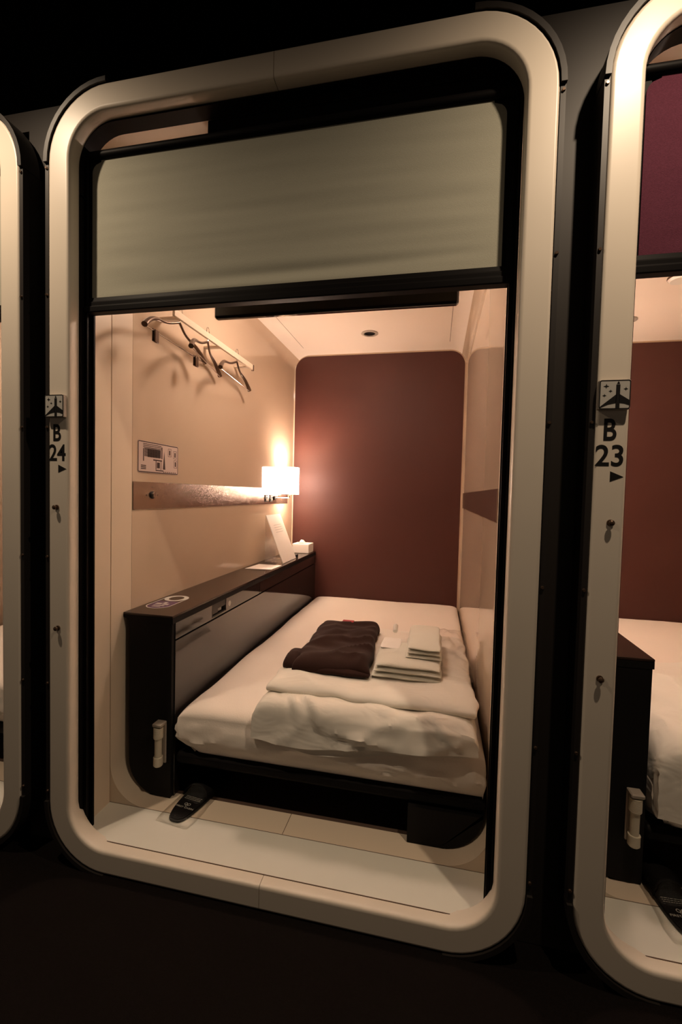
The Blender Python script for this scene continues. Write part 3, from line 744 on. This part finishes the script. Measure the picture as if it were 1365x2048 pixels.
# floor plan notice
x = XL + .0004
t = thing('floor_plan_notice', 'white notice with an evacuation floor plan on the left wall above the band', 'notice', (x, .44, 1.2))
q = [p for p, _ in outline(.315, .571, 1.197, 1.314, (.008,) * 4, 6)]
MB().prism(q, lambda a, b: (x, a, b), lambda a, b: (x + .001, a, b)).obj('notice_sheet', 'noticep', t)
m = MB(); pth = outline(.3165, .5695, 1.1985, 1.3125, (.007,) * 4, 6); n = len(pth)
v = [(x + .0012, p[0], p[1]) for p, a in pth] + [(x + .0012, p[0] - a[0] * .0036, p[1] - a[1] * .0036) for p, a in pth]
m.add(v, [(i, (i + 1) % n, n + (i + 1) % n, n + i) for i in range(n)]); m.obj('printed_border', 'inkbrown', t)
m = MB()
def pr(a0, a1, b0, b1, mi=0): m.box(x + .0009, x + .0013, a0, a1, b0, b1, mi)
for k in range(3): pr(.345, .455, 1.302 - k * .006, 1.3045 - k * .006)
pr(.345, .350, 1.240, 1.286)
for k in range(7): pr(.352, .452, 1.258 + k * .0045, 1.2612 + k * .0045)
for k in range(8): pr(.372 + k * .010, .379 + k * .010, 1.256, 1.288)
pr(.456, .462, 1.255, 1.300)
pr(.405, .460, 1.245, 1.250); pr(.420, .424, 1.212, 1.245); pr(.428, .446, 1.218, 1.240); pr(.452, .455, 1.212, 1.245); pr(.420, .470, 1.207, 1.211)
for k in range(3): pr(.333, .362, 1.222 - k * .006, 1.2255 - k * .006)
for k in range(7): pr(.468 + k * .013, .476 + k * .013, 1.2035, 1.2065)
for a, b in ((.500, 1.268), (.537, 1.262), (.540, 1.225)):
    pr(a, a + .022, b, b + .0015); pr(a, a + .022, b + .030, b + .0315); pr(a, a + .0015, b, b + .0315); pr(a + .0205, a + .022, b, b + .0315); pr(a + .007, a + .015, b + .006, b + .025)
m.prism([(.466, 1.215), (.482, 1.215), (.474, 1.285)], lambda a, b: (x + .0009, a, b), lambda a, b: (x + .0013, a, b))
m.obj('printed_plan', 'inkbrown', t)
# hanger rail
t = thing('hanger_rail', 'beige clothes rail running along the top of the left wall', 'rail', (XL, .75, 1.80))
MB().box(  .136, .146, .405, 1.125, 1.780, 1.808, bev=.002).obj('rail_bar', 'portal', t)
MB().box(.1345, .1475, 1.1255, 1.140, 1.776, 1.810, bev=.003).obj('end_cap', 'chrome', t)
for y in (.45, .78, 1.09):
    MB().box(XL, .136, y - .012, y + .012, 1.783, 1.793, bev=.002).obj('rail_bracket', 'portal', t)
def hanger(hx, hy, ang, w, label, clips, zt=1.826):
    t = thing('clothes_hanger', label, 'hanger', (hx, hy, zt), 'hangers on the left wall rail', ang)
    def put(m, name, mt): o = m.obj(name, mt, t, True); o.matrix_parent_inverse = Matrix(); return o
    # local: width along X, hook top at the origin, hanging down -Z
    hook = [(.020 * math.sin(a), 0, -.018 + .020 * math.cos(a)) for a in [math.radians(d) for d in range(-105, 150, 14)]]
    hook += [(.004, 0, -.040), (0, 0, -.056)]
    hook = [(p[0], p[1], p[2] + .002) for p in hook]
    put(MB().tube(hook, .0016, 8), 'hook', 'chrome')
    for s in (-1, 1):
        pts = []
        for k in range(13):
            u = k / 12; pts.append((s * w / 2 * u, .012 * math.sin(u * 3), -.056 - .088 * (u ** 1.4) - .010 * math.sin(u * 2 * math.pi)))
        rad = [(.0045 + .010 * max(0, (k / 12 - .4)) , .0050 + .008 * max(0, (k / 12 - .40))) for k in range(13)]
        put(MB().tube(pts, rad, 10, flat=(0, 1, 0)), 'shoulder_arm', 'darkwire')
    put(MB().tube([(-w / 2 + .01, 0, -.148), (w / 2 - .01, 0, -.148)], .0018, 8), 'trouser_bar', 'chrome')
    if clips:
        for s in (-.36, .30):
            m = MB(); X = w * s
            m.box(X - .012, X + .012, -.007, -.0015, -.186, -.142, bev=.002); m.box(X - .012, X + .012, .0015, .007, -.182, -.138, bev=.002); m.cyl((X - .008, 0, -.150), (X + .008, 0, -.150), .004, n=12)
            put(m, 'clip', 'darkwire')
hanger(.141, .445, math.radians(93), .44, 'hanger with two trouser clips, nearest on the wall rail', True)
hanger(.141, .660, math.radians(103), .43, 'plain hanger in the middle of the wall rail', False)
hanger(.141, .945, math.radians(97), .44, 'plain hanger at the far end of the wall rail', False)
# television panel hung behind the blind
t = thing('television', 'black flat television hanging behind the blind under the ceiling', 'television', (.77, .25, 1.69))
MB().box(.405, 1.158, .215, .240, 1.681, 2.150, bev=.006).obj('television_panel', 'gloss', t, bevel=.002)
MB().box(.60, .95, .2405, .300, 1.80, 2.05, bev=.004).obj('rear_housing', 'blackmat', t)
MB().box(.72, .82, .300, .33, 1.95, 2.1519, bev=.002).obj('ceiling_bracket', 'blackmat', t)
# bedside lamp
def build_lamp(ox, label):
    lc = (ox + .128, 1.825); X = ox + XL
    t = thing('bedside_lamp', label, 'lamp', (X, 1.825, 1.10), 'drum lamps on the cabin walls')
    MB().lathe([(.0605, 1.128), (.0625, 1.128), (.0625, 1.310), (.0605, 1.310), (.0605, 1.128)], (lc[0], lc[1], 0), 40).obj('lamp_shade', 'bulb', t, True)
    MB().lathe([(.0001, 1.17), (.014, 1.17), (.022, 1.195), (.024, 1.225), (.018, 1.245), (.0001, 1.255)], (lc[0], lc[1], 0), 20).obj('bulb', 'bulb', t, True)
    m = MB().tube([(X + .003, 1.70, 1.101), (ox + .085, 1.73, 1.101), (lc[0], 1.80, 1.101), (lc[0], lc[1], 1.103), (lc[0], lc[1], 1.17)], .003, 8)
    m.cyl((lc[0] - .06, lc[1], 1.165), (lc[0] + .06, lc[1], 1.165), .0015, n=8)
    m.obj('lamp_arm', 'chrome', t, True)
    MB().cyl((X + .003, 1.70, 1.101), (X + .012, 1.70, 1.101), .014, n=20).obj('wall_socket', 'ink', t, True)
    b = bpy.data.lights.new('bulb_light', 'POINT'); b.energy = BED_W; b.color = LAMP_COL; b.shadow_soft_size = .03
    bo = bpy.data.objects.new('bulb_light', b); bo.location = (lc[0], lc[1], 1.268); C.objects.link(bo)
build_lamp(0, 'glowing white drum lamp on a bracket at the far end of the left wall')
build_lamp(P, 'glowing drum lamp of the right cabin, hidden behind the B 23 post')
# slanted board on the console, tissue box, sheet
t = thing('tilted_board', 'slanted white board on a clear stand on the console below the lamp', 'board', (.20, 1.57, .708))
m = MB(); d = Vector((.105, 0, .30)); 
m.add([(.222, 1.44, .7095), (.222, 1.69, .7095), (.107, 1.69, .996), (.107, 1.44, .996), (.2265, 1.44, .711), (.2265, 1.69, .711), (.1115, 1.69, .998), (.1115, 1.44, .998)],
      [(0, 1, 2, 3), (4, 5, 6, 7), (0, 1, 5, 4), (1, 2, 6, 5), (2, 3, 7, 6), (3, 0, 4, 7)])
m.obj('board_panel', 'paper', t)
m = MB(); m.box(.095, .098, 1.47, 1.66, .7095, .99); m.box(.098, .215, 1.47, 1.66, .7085, .7115); 
m.obj('clear_stand', 'acrylic', t)
MB().box(.2125, .224, 1.72, 1.745, .7085, .727, bev=.002).obj('black_clip', 'ink', t)
m = MB()
for k in range(4): u = .62 + k * .05; m.add([(.222 - .115 * u + .0052, 1.50, .7095 + .2865 * u + .0018), (.222 - .115 * u + .0052, 1.50 + .13, .7095 + .2865 * u + .0018), (.222 - .115 * (u + .012) + .0052, 1.63, .7095 + .2865 * (u + .012) + .0018), (.222 - .115 * (u + .012) + .0052, 1.50, .7095 + .2865 * (u + .012) + .0018)], [(0, 1, 2, 3)])
m.obj('faint_print', 'signface', t)
t = thing('tissue_box', 'white tissue box with a tissue sticking out at the far end of the console', 'tissue box', (.175, 1.95, .708))
MB().box(.118, .242, 1.935, 2.06, .7085, .775, bev=.003).obj('carton', 'paper', t)
m = MB(); vs = []; fs = []
for j in range(9):
    for i in range(13):
        u, v = i / 12, j / 8; a = u * math.pi
        vs.append((.150 + .06 * u, 1.975 + .030 * (v - .5) * (1 + u), .774 + .030 * math.sin(a) * (1 - .6 * abs(v - .5) * 2) + .006 * nz(u * 4, v * 3, 7, 1)))
for j in range(8):
    for i in range(12): fs.append((j * 13 + i, j * 13 + i + 1, (j + 1) * 13 + i + 1, (j + 1) * 13 + i))
m.add(vs, fs).obj('tissue', 'paper', t, True)
m = MB(); m.add([(.085, 1.205, .7088), (.236, 1.215, .7088), (.240, 1.375, .7088), (.098, 1.375, .7088)] + [(.085, 1.205, .7096), (.236, 1.215, .7096), (.240, 1.375, .7096), (.098, 1.375, .7096)], [(0, 1, 2, 3), (4, 5, 6, 7), (0, 1, 5, 4), (1, 2, 6, 5), (2, 3, 7, 6), (3, 0, 4, 7)])
o = m.obj('paper_sheet', 'paper'); tag(o, 'white sheet of paper lying on the console in front of the slanted board', 'paper')
# ---------------------------------------------------------------- right cabin bedding
duvet(P + .272, P + 1.02, 1.0, 'crumpled white duvet hanging over the front of the right bed', 8, ztop=.47, hem=lambda u: .280 - .01 * math.sin(9 * u), amp=2.6, yf=.238)
